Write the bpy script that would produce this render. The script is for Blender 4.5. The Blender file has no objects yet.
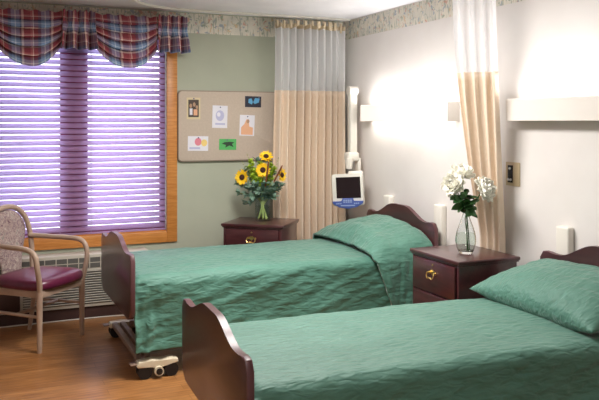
import bpy, bmesh, math, random
from mathutils import Vector, Matrix, noise
from math import sin, cos, pi, radians as R
random.seed(7)
C = bpy.context.scene.collection
S = bpy.context.scene
WX, WY, H = 3.13, 6.15, 2.46          # right wall, window wall, ceiling
LX, RY = -1.9, -1.0                    # left wall, rear wall

# ------------------------------------------------------------------ materials
def lin(c):
    return tuple(((x/255)/12.92 if x/255 <= .04045 else ((x/255+.055)/1.055)**2.4) for x in c)+(1,)
def mat(name, col, rough=.5, **kw):
    m = bpy.data.materials.new(name); m.use_nodes = True
    nt = m.node_tree; b = nt.nodes['Principled BSDF']
    b.inputs['Base Color'].default_value = lin(col)
    b.inputs['Roughness'].default_value = rough
    for k, v in kw.items():
        b.inputs[k.replace('_', ' ')].default_value = v
    return m
def nd(m, t, **kw):
    n = m.node_tree.nodes.new(t)
    for k, v in kw.items():
        if hasattr(n, k): setattr(n, k, v)
        else: n.inputs[k.replace('_', ' ')].default_value = v
    return n
def ln(m, a, ao, b, bi): m.node_tree.links.new(a.outputs[ao], b.inputs[bi])
def P(m): return m.node_tree.nodes['Principled BSDF']
def coords(m, scale=(1,1,1), out='Object', rot=(0,0,0)):
    tc = nd(m, 'ShaderNodeTexCoord'); mp = nd(m, 'ShaderNodeMapping')
    mp.inputs['Scale'].default_value = scale; mp.inputs['Rotation'].default_value = rot
    ln(m, tc, out, mp, 'Vector'); return mp
def ramp(m, stops, interp='LINEAR'):
    r = nd(m, 'ShaderNodeValToRGB'); r.color_ramp.interpolation = interp
    el = r.color_ramp.elements
    while len(el) < len(stops): el.new(.5)
    for e, (p, c) in zip(el, stops): e.position = p; e.color = lin(c)
    return r
def bump(m, src, out, strength=.3, dist=.01):
    b = nd(m, 'ShaderNodeBump'); b.inputs['Strength'].default_value = strength; b.inputs['Distance'].default_value = dist
    ln(m, src, out, b, 'Height'); ln(m, b, 'Normal', P(m), 'Normal'); return b
def noisy(name, c1, c2, scale=8, sc=(1,1,1), rough=.5, detail=4, bumpk=0, lo=.35, hi=.65, bd=.01, **kw):
    m = mat(name, c1, rough, **kw); mp = coords(m, sc)
    n = nd(m, 'ShaderNodeTexNoise', Scale=scale, Detail=detail); ln(m, mp, 'Vector', n, 'Vector')
    r = ramp(m, [(lo, c1), (hi, c2)]); ln(m, n, 'Fac', r, 'Fac'); ln(m, r, 'Color', P(m), 'Base Color')
    if bumpk: bump(m, n, 'Fac', bumpk, bd)
    return m

M = {}
M['wall_green'] = noisy('wall_green', (172,176,157), (178,182,163), 3, rough=.75, bumpk=.05)
M['wall_white'] = noisy('wall_white', (224,219,215), (229,225,221), 3, rough=.7, bumpk=.05)
M['ceiling'] = noisy('ceiling_white', (238,238,242), (244,244,247), 5, rough=.85)
M['base'] = mat('baseboard_brown', (62,40,36), .5)
M['mahog'] = noisy('mahogany', (58,24,28), (74,34,37), 6, (1,6,6), rough=.28, Coat_Weight=.4, Coat_Roughness=.2)
M['lam'] = noisy('bed_board_laminate', (58,30,33), (70,38,39), 5, (6,1,6), rough=.3, Coat_Weight=.3, Coat_Roughness=.25)
M['lam_edge'] = mat('bed_board_edge', (88,54,57), .4)
M['oak'] = noisy('honey_oak', (186,118,52), (206,140,72), 5, (2,2,18), rough=.4)
M['oakh'] = noisy('honey_oak_rail', (186,118,52), (206,140,72), 5, (1.5,10,22), rough=.4)
M['plastic'] = mat('off_white_plastic', (226,222,212), .45)
M['mauve'] = mat('mauve_window_frame', (150,74,100), .5)
M['heater'] = mat('heater_cream', (186,180,166), .5)
M['heaterdk'] = mat('heater_vent_grey', (92,90,86), .6)
M['black'] = mat('black_rubber', (22,21,24), .5)
M['brass'] = mat('aged_brass', (220,190,120), .3, Metallic=1)
M['steel'] = mat('brushed_steel', (170,168,166), .35, Metallic=1)
M['frame'] = mat('bed_frame_taupe', (140,118,104), .45)
M['cream'] = mat('cream_metal', (214,202,176), .4)
M['vinyl'] = noisy('plum_vinyl', (92,30,58), (104,38,66), 12, rough=.33, bumpk=.06)
M['beech'] = noisy('taupe_chair_wood', (168,144,126), (182,158,138), 8, (1,1,1), rough=.42)
M['hdr'] = mat('curtain_header', (214,196,166), .85)
M['fix'] = mat('fixture_enamel', (232,226,218), .4)
M['border_bg'] = None
# floor planks
m = mat('floor_laminate', (160,104,60), .3); mp = coords(m, (1,1,1), rot=(0,0,R(0)))
br = nd(m, 'ShaderNodeTexBrick', Scale=1, offset=.37, offset_frequency=2)
br.inputs['Mortar Size'].default_value = .0012; br.inputs['Brick Width'].default_value = 1.1; br.inputs['Row Height'].default_value = .085
br.inputs['Color1'].default_value = lin((166,112,62)); br.inputs['Color2'].default_value = lin((184,130,78)); br.inputs['Mortar'].default_value = lin((120,74,40))
ln(m, mp, 'Vector', br, 'Vector')
mp2 = coords(m, (1.2,14,1)); n = nd(m, 'ShaderNodeTexNoise', Scale=4, Detail=6, Distortion=.6); ln(m, mp2, 'Vector', n, 'Vector')
r = ramp(m, [(.3,(186,176,170)),(.7,(255,255,255))]); ln(m, n, 'Fac', r, 'Fac')
mx = nd(m, 'ShaderNodeMix', data_type='RGBA', blend_type='MULTIPLY'); mx.inputs[0].default_value = 1
m.node_tree.links.new(br.outputs['Color'], mx.inputs[6]); m.node_tree.links.new(r.outputs['Color'], mx.inputs[7]); m.node_tree.links.new(mx.outputs[2], P(m).inputs['Base Color'])
M['floor'] = m
# quilted green
def green(name, c1, c2):
    m = mat(name, c1, .62, Sheen_Weight=.35, Sheen_Roughness=.4)
    mp = coords(m, (13,36,36)); n = nd(m, 'ShaderNodeTexNoise', Scale=1, Detail=1.6, Distortion=.5); ln(m, mp, 'Vector', n, 'Vector')
    mp3 = coords(m, (3,3,3)); n3 = nd(m, 'ShaderNodeTexNoise', Scale=1.5, Detail=3); ln(m, mp3, 'Vector', n3, 'Vector')
    r = ramp(m, [(.35,c1),(.65,c2)]); ln(m, n3, 'Fac', r, 'Fac'); ln(m, r, 'Color', P(m), 'Base Color')
    bump(m, n, 'Fac', .55, .02); return m
M['green'] = green('green_quilted_cotton', (70,118,102), (79,127,111))
# curtain fabric
M['tan'] = noisy('tan_curtain_cloth', (228,208,186), (232,213,192), 40, rough=.9, bumpk=.1)
def trans(name, col, tr, alpha=1.0, tcol=None):
    m = bpy.data.materials.new(name); m.use_nodes = True; nt = m.node_tree; nt.nodes.clear()
    o = nt.nodes.new('ShaderNodeOutputMaterial'); d = nt.nodes.new('ShaderNodeBsdfDiffuse'); t = nt.nodes.new('ShaderNodeBsdfTranslucent')
    d.inputs[0].default_value = lin(col); t.inputs[0].default_value = lin(tcol or col)
    x = nt.nodes.new('ShaderNodeMixShader'); x.inputs[0].default_value = tr
    nt.links.new(d.outputs[0], x.inputs[1]); nt.links.new(t.outputs[0], x.inputs[2])
    last = x
    if alpha < 1:
        q = nt.nodes.new('ShaderNodeBsdfTransparent'); y = nt.nodes.new('ShaderNodeMixShader'); y.inputs[0].default_value = alpha
        nt.links.new(q.outputs[0], y.inputs[1]); nt.links.new(x.outputs[0], y.inputs[2]); last = y
    nt.links.new(last.outputs[0], o.inputs[0]); return m
M['net'] = trans('white_net', (246,245,246), .35, .82)
M['slat'] = trans('lavender_blind_slat', (200,152,182), .66, 1.0, (212,207,234))
M['cord'] = mat('blind_cord', (200,190,215), .8)
# glass
def glass(name, col=(255,255,255), ior=1.45, rough=0):
    m = bpy.data.materials.new(name); m.use_nodes = True; nt = m.node_tree; nt.nodes.clear()
    o = nt.nodes.new('ShaderNodeOutputMaterial'); g = nt.nodes.new('ShaderNodeBsdfGlass'); g.inputs['IOR'].default_value = ior
    g.inputs['Color'].default_value = lin(col); g.inputs['Roughness'].default_value = rough
    nt.links.new(g.outputs[0], o.inputs[0]); return m
def thin(name, tint, ior):
    m = bpy.data.materials.new(name); m.use_nodes = True; nt = m.node_tree; nt.nodes.clear()
    o = nt.nodes.new('ShaderNodeOutputMaterial'); a = nt.nodes.new('ShaderNodeBsdfTransparent'); a.inputs[0].default_value = lin(tint)
    g = nt.nodes.new('ShaderNodeBsdfGlossy'); g.inputs['Roughness'].default_value = .03; lw = nt.nodes.new('ShaderNodeLayerWeight'); pw = nt.nodes.new('ShaderNodeMath'); pw.operation = 'POWER'; pw.inputs[1].default_value = 3.5; nt.links.new(lw.outputs['Facing'], pw.inputs[0]); f = nt.nodes.new('ShaderNodeMath'); f.operation = 'MULTIPLY_ADD'; f.inputs[1].default_value = .25*(ior-1)/.5; f.inputs[2].default_value = .04*(ior-1)/.5; nt.links.new(pw.outputs[0], f.inputs[0])
    x = nt.nodes.new('ShaderNodeMixShader'); nt.links.new(f.outputs[0], x.inputs[0]); nt.links.new(a.outputs[0], x.inputs[1]); nt.links.new(g.outputs[0], x.inputs[2]); nt.links.new(x.outputs[0], o.inputs[0]); return m
M['glass'] = thin('vase_glass', (246,250,250), 1.4); M['thickglass'] = glass('bud_vase_glass', (252,254,254), 1.4); M['water'] = thin('vase_water', (244,248,244), 1.2)
m = bpy.data.materials.new('window_glass'); m.use_nodes = True; nt = m.node_tree; nt.nodes.clear()
o = nt.nodes.new('ShaderNodeOutputMaterial'); a = nt.nodes.new('ShaderNodeBsdfTransparent'); g = nt.nodes.new('ShaderNodeBsdfGlossy'); g.inputs['Roughness'].default_value = .02
x = nt.nodes.new('ShaderNodeMixShader'); x.inputs[0].default_value = .06
nt.links.new(a.outputs[0], x.inputs[1]); nt.links.new(g.outputs[0], x.inputs[2]); nt.links.new(x.outputs[0], o.inputs[0]); M['pane'] = m
def emit(name, col, s):
    m = mat(name, col, .5); P(m).inputs['Emission Color'].default_value = lin(col); P(m).inputs['Emission Strength'].default_value = s; return m
M['diff1'] = emit('lit_diffuser', (255,244,236), .36)
M['diff2'] = emit('lit_tube_cover', (255,250,245), 1.2)
M['panel'] = emit('ceiling_panel_diffuser', (255,248,240), 1.5)  # glow for the added, out-of-view ceiling fill panels
# plaid
m = mat('plaid_cloth', (120,50,60), .75, Sheen_Weight=.2); tc = nd(m, 'ShaderNodeTexCoord'); sp = nd(m, 'ShaderNodeSeparateXYZ'); ln(m, tc, 'UV', sp, 'Vector')
st = [(0,(136,48,60)),(.22,(176,100,102)),(.30,(232,214,200)),(.33,(136,48,60)),(.48,(60,66,100)),(.58,(128,154,188)),(.70,(206,216,226)),(.74,(120,146,182)),(.86,(60,66,100)),(.92,(226,200,186))]
rs = []
for ax, fr in (('X', 4.6), ('Y', 5.4)):
    mu = nd(m, 'ShaderNodeMath', operation='MULTIPLY'); mu.inputs[1].default_value = fr; ln(m, sp, ax, mu, 0)
    fa = nd(m, 'ShaderNodeMath', operation='FRACT'); ln(m, mu, 0, fa, 0)
    r = ramp(m, st, 'CONSTANT'); ln(m, fa, 0, r, 'Fac'); rs.append(r)
mx = nd(m, 'ShaderNodeMix', data_type='RGBA'); mx.inputs[0].default_value = .5
m.node_tree.links.new(rs[0].outputs[0], mx.inputs[6]); m.node_tree.links.new(rs[1].outputs[0], mx.inputs[7]); m.node_tree.links.new(mx.outputs[2], P(m).inputs['Base Color'])
M['plaid'] = m
# paisley upholstery
m = mat('paisley_upholstery', (150,128,124), .85); mp = coords(m, (1,1,1))
n = nd(m, 'ShaderNodeTexNoise', Scale=16, Detail=2, Distortion=2.6); ln(m, mp, 'Vector', n, 'Vector')
r = ramp(m, [(.3,(104,76,86)),(.42,(176,158,148)),(.5,(120,96,104)),(.6,(190,174,160)),(.7,(128,122,120))]); ln(m, n, 'Fac', r, 'Fac'); ln(m, r, 'Color', P(m), 'Base Color'); M['paisley'] = m
# floral border
def border(name, ax):
    m = mat(name, (222,216,204), .8)
    rot = (0,0,0) if ax == 'x' else (0,0,R(90))
    mp = coords(m, (1,1,1), rot=rot)
    col = None
    base = ramp(m, [(.4,(214,210,198)),(.6,(226,220,206))]); n0 = nd(m, 'ShaderNodeTexNoise', Scale=9, Detail=3); ln(m, mp, 'Vector', n0, 'Vector'); ln(m, n0, 'Fac', base, 'Fac')
    prev = (base, 0)
    # stems: vertically stretched noise
    ms = nd(m, 'ShaderNodeMapping'); ms.inputs['Scale'].default_value = (60, 1, 9); ln(m, mp, 'Vector', ms, 'Vector')
    ns = nd(m, 'ShaderNodeTexNoise', Scale=1, Detail=2, Distortion=.8); ln(m, ms, 'Vector', ns, 'Vector')
    rr = ramp(m, [(.56,(0,0,0)),(.62,(200,200,200))]); ln(m, ns, 'Fac', rr, 'Fac')
    mx = nd(m, 'ShaderNodeMix', data_type='RGBA'); mx.inputs[7].default_value = lin((126,142,128))
    m.node_tree.links.new(rr.outputs[0], mx.inputs[0]); m.node_tree.links.new(base.outputs[0], mx.inputs[6]); prev = mx.outputs[2]
    for sc, th, c, off in ((24,.35,(204,150,132),0),(25,.36,(140,156,172),5),(23,.34,(212,184,140),11),(30,.35,(146,160,138),17)):
        mo = nd(m, 'ShaderNodeMapping'); mo.inputs['Location'].default_value = (off, off*.3, off*.7); ln(m, mp, 'Vector', mo, 'Vector')
        nz = nd(m, 'ShaderNodeTexNoise', Scale=sc, Detail=2, Distortion=.5); ln(m, mo, 'Vector', nz, 'Vector')
        r2 = ramp(m, [(th-.02,(230,230,230)),(th+.03,(0,0,0))]); ln(m, nz, 'Fac', r2, 'Fac')
        mx = nd(m, 'ShaderNodeMix', data_type='RGBA'); mx.inputs[7].default_value = lin(c)
        m.node_tree.links.new(r2.outputs[0], mx.inputs[0]); m.node_tree.links.new(prev, mx.inputs[6]); prev = mx.outputs[2]
    m.node_tree.links.new(prev, P(m).inputs['Base Color']); return m
M['border_x'] = border('floral_border', 'x'); M['border_y'] = border('floral_border_side', 'y')
M['board'] = noisy('taupe_pinboard', (192,176,160), (198,182,166), 60, rough=.8)
M['board_edge'] = mat('pinboard_edge', (150,134,120), .6)
for k, c, rg in (('yellow',(252,206,28),.6),('sundisc',(58,30,16),.9),('stem',(184,190,112),.6),('leaf',(44,92,40),.5),('euc',(120,148,130),.7),
                 ('chart',(172,198,58),.7),('cattail',(120,66,34),.9),('peony',(253,251,240),.7),('twig',(104,92,58),.8),('pstem',(112,138,96),.5),
                 ('screen',(24,12,18),.12),('bluekey',(72,92,160),.5),('bluekeylt',(150,166,206),.5),('gold',(172,148,92),.3),('pin',(90,90,130),.4),
                 ('card_white',(226,224,232),.6),('card_cream',(214,198,160),.6),('card_brown',(72,58,50),.6),('card_skin',(176,140,112),.6),('card_dark',(34,34,52),.5),
                 ('card_blue',(92,164,206),.5),('card_green',(84,176,96),.6),('card_dkgreen',(40,62,44),.6),('card_pink',(224,132,148),.6),('card_yellow',(236,206,124),.6),
                 ('card_lav',(184,184,214),.6),('card_orange',(226,172,136),.6),('card_red',(190,80,70),.6),('white',(238,238,238),.5),('cable',(206,200,190),.5)):
    M[k] = mat(k, c, rg)
M['gold'] = mat('satin_brass_plate', (196,180,148), .45, Metallic=.3)
for k in ('peony',): P(M[k]).inputs['Subsurface Weight'].default_value = .1; P(M[k]).inputs['Subsurface Radius'].default_value = (.01,.01,.008)

# ------------------------------------------------------------------ mesh helpers
def new(): return bmesh.new()
def obj(name, bm, m, parent=None, smooth=True, sub=0, ang=35):
    me = bpy.data.meshes.new(name); bmesh.ops.recalc_face_normals(bm, faces=bm.faces); bm.to_mesh(me); bm.free()
    ms = m if isinstance(m, (list, tuple)) else [m]
    for q in ms: me.materials.append(M[q])
    if smooth:
        me.polygons.foreach_set('use_smooth', [True]*len(me.polygons)); me.set_sharp_from_angle(angle=R(ang))
    o = bpy.data.objects.new(name, me); C.objects.link(o)
    if parent: o.parent = parent
    if sub:
        md = o.modifiers.new('sub', 'SUBSURF'); md.levels = md.render_levels = sub
    return o
def T(o, label, cat, group=None):
    o['label'] = label; o['category'] = cat
    if group: o['group'] = group
    return o
def thing(name, label, cat, loc=(0,0,0), rotz=0, group=None):
    o = bpy.data.objects.new(name, None); C.objects.link(o); o.location = loc; o.rotation_euler = (0,0,rotz); o.empty_display_size = .1
    return T(o, label, cat, group)
def struct(name, bm, m, parent=None, **k):
    o = obj(name, bm, m, parent, **k)
    if not parent: o['kind'] = 'structure'
    return o
def box(bm, x0, x1, y0, y1, z0, z1, bev=0, seg=2, mi=0, mtx=None):
    r = bmesh.ops.create_cube(bm, size=1); vs = r['verts']
    for v in vs: v.co = Vector(((x0+x1)/2+v.co.x*(x1-x0), (y0+y1)/2+v.co.y*(y1-y0), (z0+z1)/2+v.co.z*(z1-z0)))
    fs = set(f for v in vs for f in v.link_faces)
    if bev:
        es = set(e for v in vs for e in v.link_edges)
        r = bmesh.ops.bevel(bm, geom=list(es), offset=bev, segments=seg, affect='EDGES', profile=.5)
        vs = list(set(vs) & set(bm.verts)) + r['verts']; vs = [v for v in set(vs) if v.is_valid]
        fs = set(f for v in vs for f in v.link_faces)
    for f in fs: f.material_index = mi
    if mtx:
        for v in set(v for f in fs for v in f.verts): v.co = mtx @ v.co
    return fs
def cyl(bm, p0, p1, r0, r1=None, n=16, mi=0, cap=True):
    p0, p1 = Vector(p0), Vector(p1); r1 = r0 if r1 is None else r1
    q = (p1-p0).to_track_quat('Z', 'Y'); A, B = [], []
    for i in range(n):
        d = q @ Vector((cos(2*pi*i/n), sin(2*pi*i/n), 0)); A.append(bm.verts.new(p0+d*r0)); B.append(bm.verts.new(p1+d*r1))
    for i in range(n): bm.faces.new((A[i], A[(i+1)%n], B[(i+1)%n], B[i])).material_index = mi
    if cap: bm.faces.new(A[::-1]).material_index = mi; bm.faces.new(B).material_index = mi
def spline(pts, k=6, closed=False):
    pts = [Vector(p) for p in pts]; out = []; n = len(pts)
    for i in range(n if closed else n-1):
        g = (lambda j: pts[j % n]) if closed else (lambda j: pts[max(0, min(n-1, j))])
        a, b, c, d = g(i-1), g(i), g(i+1), g(i+2)
        for s in range(k):
            t = s/k; out.append(.5*((2*b)+(c-a)*t+(2*a-5*b+4*c-d)*t*t+(3*b-a-3*c+d)*t**3))
    if not closed: out.append(pts[-1])
    return out
def tube(bm, pts, rad, n=10, mi=0, sm=5, sx=1.0, ref=None):
    P_ = spline(pts, sm) if sm else [Vector(p) for p in pts]; L = len(P_); rings = []
    rf = rad if callable(rad) else (lambda t: rad)
    up = Vector(ref) if ref else Vector((0,0,1))
    for i, p in enumerate(P_):
        t = (P_[min(i+1, L-1)]-P_[max(i-1, 0)]).normalized()
        if abs(t.dot(up)) > .98 and not ref: u = t.cross(Vector((1,0,0))).normalized() if i == 0 else u
        elif i == 0 or ref: u = t.cross(up).normalized()
        else: u = (u-t*u.dot(t)).normalized()
        if i and not ref: u = (u-t*u.dot(t)).normalized()
        w = t.cross(u); r = rf(i/(L-1))
        rings.append([bm.verts.new(p+u*r*sx*cos(2*pi*j/n)+w*r*sin(2*pi*j/n)) for j in range(n)])
    for a, b in zip(rings, rings[1:]):
        for j in range(n): bm.faces.new((a[j], a[(j+1)%n], b[(j+1)%n], b[j])).material_index = mi
    bm.faces.new(rings[0][::-1]).material_index = mi; bm.faces.new(rings[-1]).material_index = mi
def lathe(bm, prof, n=32, c=(0,0,0), mi=0, closed=False):
    rings = []
    for r, z in prof:
        if r < 1e-5: rings.append([bm.verts.new((c[0], c[1], c[2]+z))])
        else: rings.append([bm.verts.new((c[0]+r*cos(2*pi*i/n), c[1]+r*sin(2*pi*i/n), c[2]+z)) for i in range(n)])
    pr = list(zip(rings, rings[1:])) + ([(rings[-1], rings[0])] if closed else [])
    for a, b in pr:
        for i in range(n):
            q = [a[i % len(a)], a[(i+1) % len(a)], b[(i+1) % len(b)], b[i % len(b)]]
            q = list(dict.fromkeys(q))
            if len(q) > 2: bm.faces.new(q).material_index = mi
def prism(bm, pts, axis, a0, a1, mi=0, mis=None, bev=0):
    """outline in a plane, extruded along axis 'x','y','z'"""
    def mk(p, a):
        return {'x': (a, p[0], p[1]), 'y': (p[0], a, p[1]), 'z': (p[0], p[1], a)}[axis]
    A = [bm.verts.new(mk(p, a0)) for p in pts]; B = [bm.verts.new(mk(p, a1)) for p in pts]; n = len(pts)
    fa = bm.faces.new(A); fb = bm.faces.new(B[::-1]); fa.material_index = fb.material_index = mi
    for i in range(n): bm.faces.new((A[i], B[i], B[(i+1)%n], A[(i+1)%n])).material_index = mi if mis is None else mis
    if bev:
        es = list(fa.edges)+list(fb.edges)
        bmesh.ops.bevel(bm, geom=es, offset=bev, segments=2, affect='EDGES', profile=.5, material=-1 if mis is None else mis)
def grid(bm, nu, nv, f, uv=None, mi=0):
    vs = [[bm.verts.new(f(i/nu, j/nv)) for j in range(nv+1)] for i in range(nu+1)]
    L = bm.loops.layers.uv.verify() if uv else None
    for i in range(nu):
        for j in range(nv):
            q = [(i,j),(i+1,j),(i+1,j+1),(i,j+1)]
            fc = bm.faces.new([vs[a][b] for a, b in q]); fc.material_index = mi
            if uv:
                for lp, (a, b) in zip(fc.loops, q): lp[L].uv = uv(a/nu, b/nv)
    return vs
def rrect(x0, x1, z0, z1, r, k=6):
    out = []
    for cx, cz, a in ((x1-r, z1-r, 0), (x0+r, z1-r, 90), (x0+r, z0+r, 180), (x1-r, z0+r, 270)):
        for i in range(k+1): t = R(a+90*i/k); out.append((cx+r*cos(t), cz+r*sin(t)))
    return out
def solid(o, th, off=-1):
    md = o.modifiers.new('thick', 'SOLIDIFY'); md.thickness = th; md.offset = off
def sst(a, b, x):
    t = max(0, min(1, (x-a)/(b-a))); return t*t*(3-2*t)
def nz(x, y, z=0): return noise.noise(Vector((x, y, z)))

# ------------------------------------------------------------------ room shell
bm = new(); box(bm, LX-.1, WX+.1, RY-.1, WY+.1, -.1, 0); struct('floor', bm, 'floor', smooth=False)
bm = new(); box(bm, LX-.1, WX+.1, RY-.1, WY+.1, H, H+.1); struct('ceiling', bm, 'ceiling', smooth=False)
bm = new(); box(bm, WX, WX+.1, RY-.1, WY+.1, 0, H); struct('wall_right', bm, 'wall_white', smooth=False)
bm = new(); box(bm, LX-.1, LX, RY-.1, WY+.1, 0, H); struct('wall_left', bm, 'wall_white', smooth=False)
bm = new(); box(bm, LX, WX, RY-.1, RY, 0, H); struct('wall_rear', bm, 'wall_white', smooth=False)
WIN = (.01, 1.47, .615, 2.22)
bm = new()
box(bm, LX, WIN[0], WY, WY+.12, 0, H); box(bm, WIN[1], WX, WY, WY+.12, 0, H)
box(bm, WIN[0], WIN[1], WY, WY+.12, 0, WIN[2]); box(bm, WIN[0], WIN[1], WY, WY+.12, WIN[3], H)
struct('wall_back', bm, 'wall_green', smooth=False)
bm = new(); box(bm, LX, WX, WY-.012, WY, .0, .1, .003); struct('baseboard_back', bm, 'base')
bm = new(); box(bm, WX-.012, WX, RY, WY-.012, .0, .1, .003); struct('baseboard_right', bm, 'base')
bm = new(); box(bm, LX, WX-.004, WY-.003, WY-.0005, 2.285, 2.452); struct('trim_1', bm, 'border_x', smooth=False)
bm = new(); box(bm, WX-.003, WX-.0005, RY, WY-.003, 2.285, 2.452); struct('trim_2', bm, 'border_y', smooth=False)
# window
w = bpy.data.objects.new('window_1', None); C.objects.link(w); w['kind'] = 'structure'
bm = new(); x0, x1, z0, z1 = WIN; fw = .088
box(bm, x1, x1+fw, WY-.022, WY+.0, z0-fw, z1+fw, .004); box(bm, x0-fw, x0, WY-.022, WY+.0, z0-fw, z1+fw, .004)
obj('window_casing', bm, 'oak', w)
bm = new(); box(bm, x0, x1, WY-.022, WY, z0-fw, z0, .004); box(bm, x0, x1, WY-.022, WY, z1, z1+fw, .004)
box(bm, x0, x1, WY, WY+.12, z0-.0, z0+.012); obj('window_sill', bm, 'oakh', w)
bm = new()
for a, b in ((x0, .665), (.80, x1)):
    box(bm, a, a+.04, WY+.06, WY+.1, z0+.012, z1, .003); box(bm, b-.04, b, WY+.06, WY+.1, z0+.012, z1, .003)
    box(bm, a+.04, b-.04, WY+.06, WY+.1, z0+.012, z0+.05, .003); box(bm, a+.04, b-.04, WY+.06, WY+.1, z1-.04, z1, .003)
obj('window_frame', bm, 'mauve', w)
bm = new(); box(bm, .665, .80, WY+.045, WY+.11, z0+.012, z1, .004); obj('window_mullion', bm, 'mauve', w)
for a, b in ((x0+.04, .635), (.845, x1-.04)):
    bm = new(); box(bm, a, b, WY+.075, WY+.08, z0+.05, z1-.04); obj('window_pane', bm, 'pane', w, smooth=False)

# ------------------------------------------------------------------ blind
bl = thing('venetian_blind', 'lavender horizontal slat blind lowered inside the oak window', 'blind', (0, WY+.02, 0))
bm = new(); box(bm, x0+.004, x1-.004, -.012, .024, 2.165, 2.215, .004); obj('headrail', bm, 'slat', bl)
bm = new(); n = 33; zt, zb = 2.145, .672; pitch = (zt-zb)/(n-1); tl = R(56)
for i in range(n):
    zc = zb+pitch*i
    def f(s, t):
        q = (t-.5)*.045; c = .0025*(1-(2*t-1)**2)
        return Vector((x0+.006+s*(x1-x0-.012), q*cos(tl)-c*sin(tl), zc-q*sin(tl)*-1+c*cos(tl)))
    # room-side edge low, window-side edge high
    grid(bm, 1, 4, f)
sl = obj('slats', bm, 'slat', bl); solid(sl, .002, 0)
bm = new(); box(bm, x0+.006, x1-.006, -.02, .02, .629, .642, .004); obj('bottom_rail', bm, 'slat', bl)
for x in (.12, .62, .86, 1.36):
    bm = new()
    for y in (-.0215, .0215): cyl(bm, (x, y, .64), (x, y, 2.17), .0013, n=6)
    obj('ladder_cord', bm, 'cord', bl)

# ------------------------------------------------------------------ valance
va = thing('window_valance', 'blue and burgundy plaid swag valance hung above the window', 'valance', (0, 6.03, 2.385))
bm = new(); box(bm, -.2, 1.585, .0, .1, -.05, -.015, .004); obj('mounting_board', bm, 'oakh', va)
def swag(xa, xb):
    bm = new(); dm, ds = .43, .27
    def f(s, t):
        e = abs(2*s-1); w_ = (1-e**2.2)
        drop = ds+(dm-ds)*w_; NF = 6
        ph = t*NF+.25*nz(s*2.5, t*2, xa)*min(1, t*3); k = min(NF-1, math.floor(ph)); p = ph-k
        if k < 0: k = 0; p = max(0, ph)
        x = xa+(xb-xa)*(s+(.5-s)*.05*t)
        y = -.012-.045*w_*t-(.016+.046*(.45+.55*w_))*math.sin(min(1, p)*pi/2)*min(1, t*5+.1)
        z = -((k+p*1.22)/(NF+.22))*drop
        return Vector((x, y, z+.006*sin(s*34)*(t < .02)))
    grid(bm, 60, 84, f, lambda s, t: (s*(xb-xa), t*.52))
    o = obj('swag', bm, 'plaid', va, ang=180); solid(o, .003)
def pleats(xa, xb, n):
    bm = new(); dr = .30
    def f(s, t):
        ph = s*n*2*pi; pin = math.exp(-((t-.42)/.16)**2)
        a = .026+.048*t-.030*pin
        cx = xa+(xb-xa)*s
        x = cx+.016*pin*sin(ph)*(1 if t < .42 else .6)+(s-.5)*.03*t*t
        top = .008*sin(ph*2)*(1-min(1, t*6))
        return Vector((x, -.04-a*cos(ph)-.01*t, .012-t*dr+top))
    grid(bm, n*18, 24, f, lambda s, t: (s*(xb-xa)*2.6, t*dr))
    o = obj('pleated_jabot', bm, 'plaid', va, ang=180); solid(o, .003)
SW = [(.13, .615), (.86, 1.345)]
swag(.12, .63); swag(.855, 1.37); pleats(.62, .865, 3); pleats(1.36, 1.6, 3); pleats(-.12, .13, 3)

# ------------------------------------------------------------------ pinboard + cards
def onwall(u, v, Y):               # photo frame -> point of the plane y = Y
    k = (u-300)/743; q = (.4003+.9164*k)/(.9164-.4003*k); X = q*Y; d = .4003*X+.9164*Y
    return X, 1.53-(v-122)*d/743
Yb = WY-.03
pb = thing('pinboard', 'large taupe fabric pinboard with rounded corners on green wall', 'board', (0, WY, 0))
bx0 = onwall(178.5, 90, Yb)[0]
bm = new(); prism(bm, rrect(bx0, 2.62, 1.195, 1.797, .035), 'y', -.03, -.004, bev=.003); obj('board_frame', bm, 'board_edge', pb)
bm = new(); prism(bm, rrect(bx0+.008, 2.61, 1.203, 1.789, .03), 'y', -.033, -.028, bev=.001); obj('fabric_face', bm, 'board', pb)
def card(name, u0, u1, v0, v1, base, label, shapes, tilt=0, pins=((.5,.92),), cat='card'):
    X0, zt = onwall(u0, v0, Yb); X1, _ = onwall(u1, v0, Yb); _, zb_ = onwall(u0, v1, Yb)
    w_, h_ = X1-X0, zt-zb_; t = thing(name, label, cat, ((X0+X1)/2, WY-.034, (zt+zb_)/2), 0, 'papers pinned to the board')
    t.rotation_euler = (0, R(tilt), 0)
    bm = new(); box(bm, -w_/2, w_/2, -.0015, 0, -h_/2, h_/2); obj('paper', bm, base, t, smooth=False)
    for i, (mt, pts, nm) in enumerate(shapes):
        bm = new(); pp = [((x-.5)*w_, (z-.5)*h_) for x, z in pts]; prism(bm, pp, 'y', -.0018-.0003*i, -.0014); obj(nm, bm, mt, t, smooth=False)
    for px, pz in pins:
        bm = new(); cyl(bm, ((px-.5)*w_, -.002, (pz-.5)*h_), ((px-.5)*w_, -.011, (pz-.5)*h_), .0045, .006, 10); obj('push_pin', bm, 'pin', t)
def circ(cx, cz, rx, rz, n=14): return [(cx+rx*cos(2*pi*i/n), cz+rz*sin(2*pi*i/n)) for i in range(n)]
rc = lambda a, b, c, d: [(a,c),(b,c),(b,d),(a,d)]
card('photo_print', 187, 200.8, 97.5, 119.3, 'card_cream', 'cream bordered photo of a small group in brown tones, top left on pinboard',
     [('card_brown', rc(.12,.88,.1,.9), 'picture'), ('card_skin', circ(.3,.62,.1,.1), 'face'), ('card_skin', circ(.55,.68,.1,.1), 'face'), ('card_skin', circ(.74,.56,.09,.09), 'face'), ('card_white', rc(.22,.42,.2,.5), 'shirt'), ('card_orange', rc(.5,.78,.18,.46), 'shirt')], 0, ((.5,.95),), 'photo')
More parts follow.
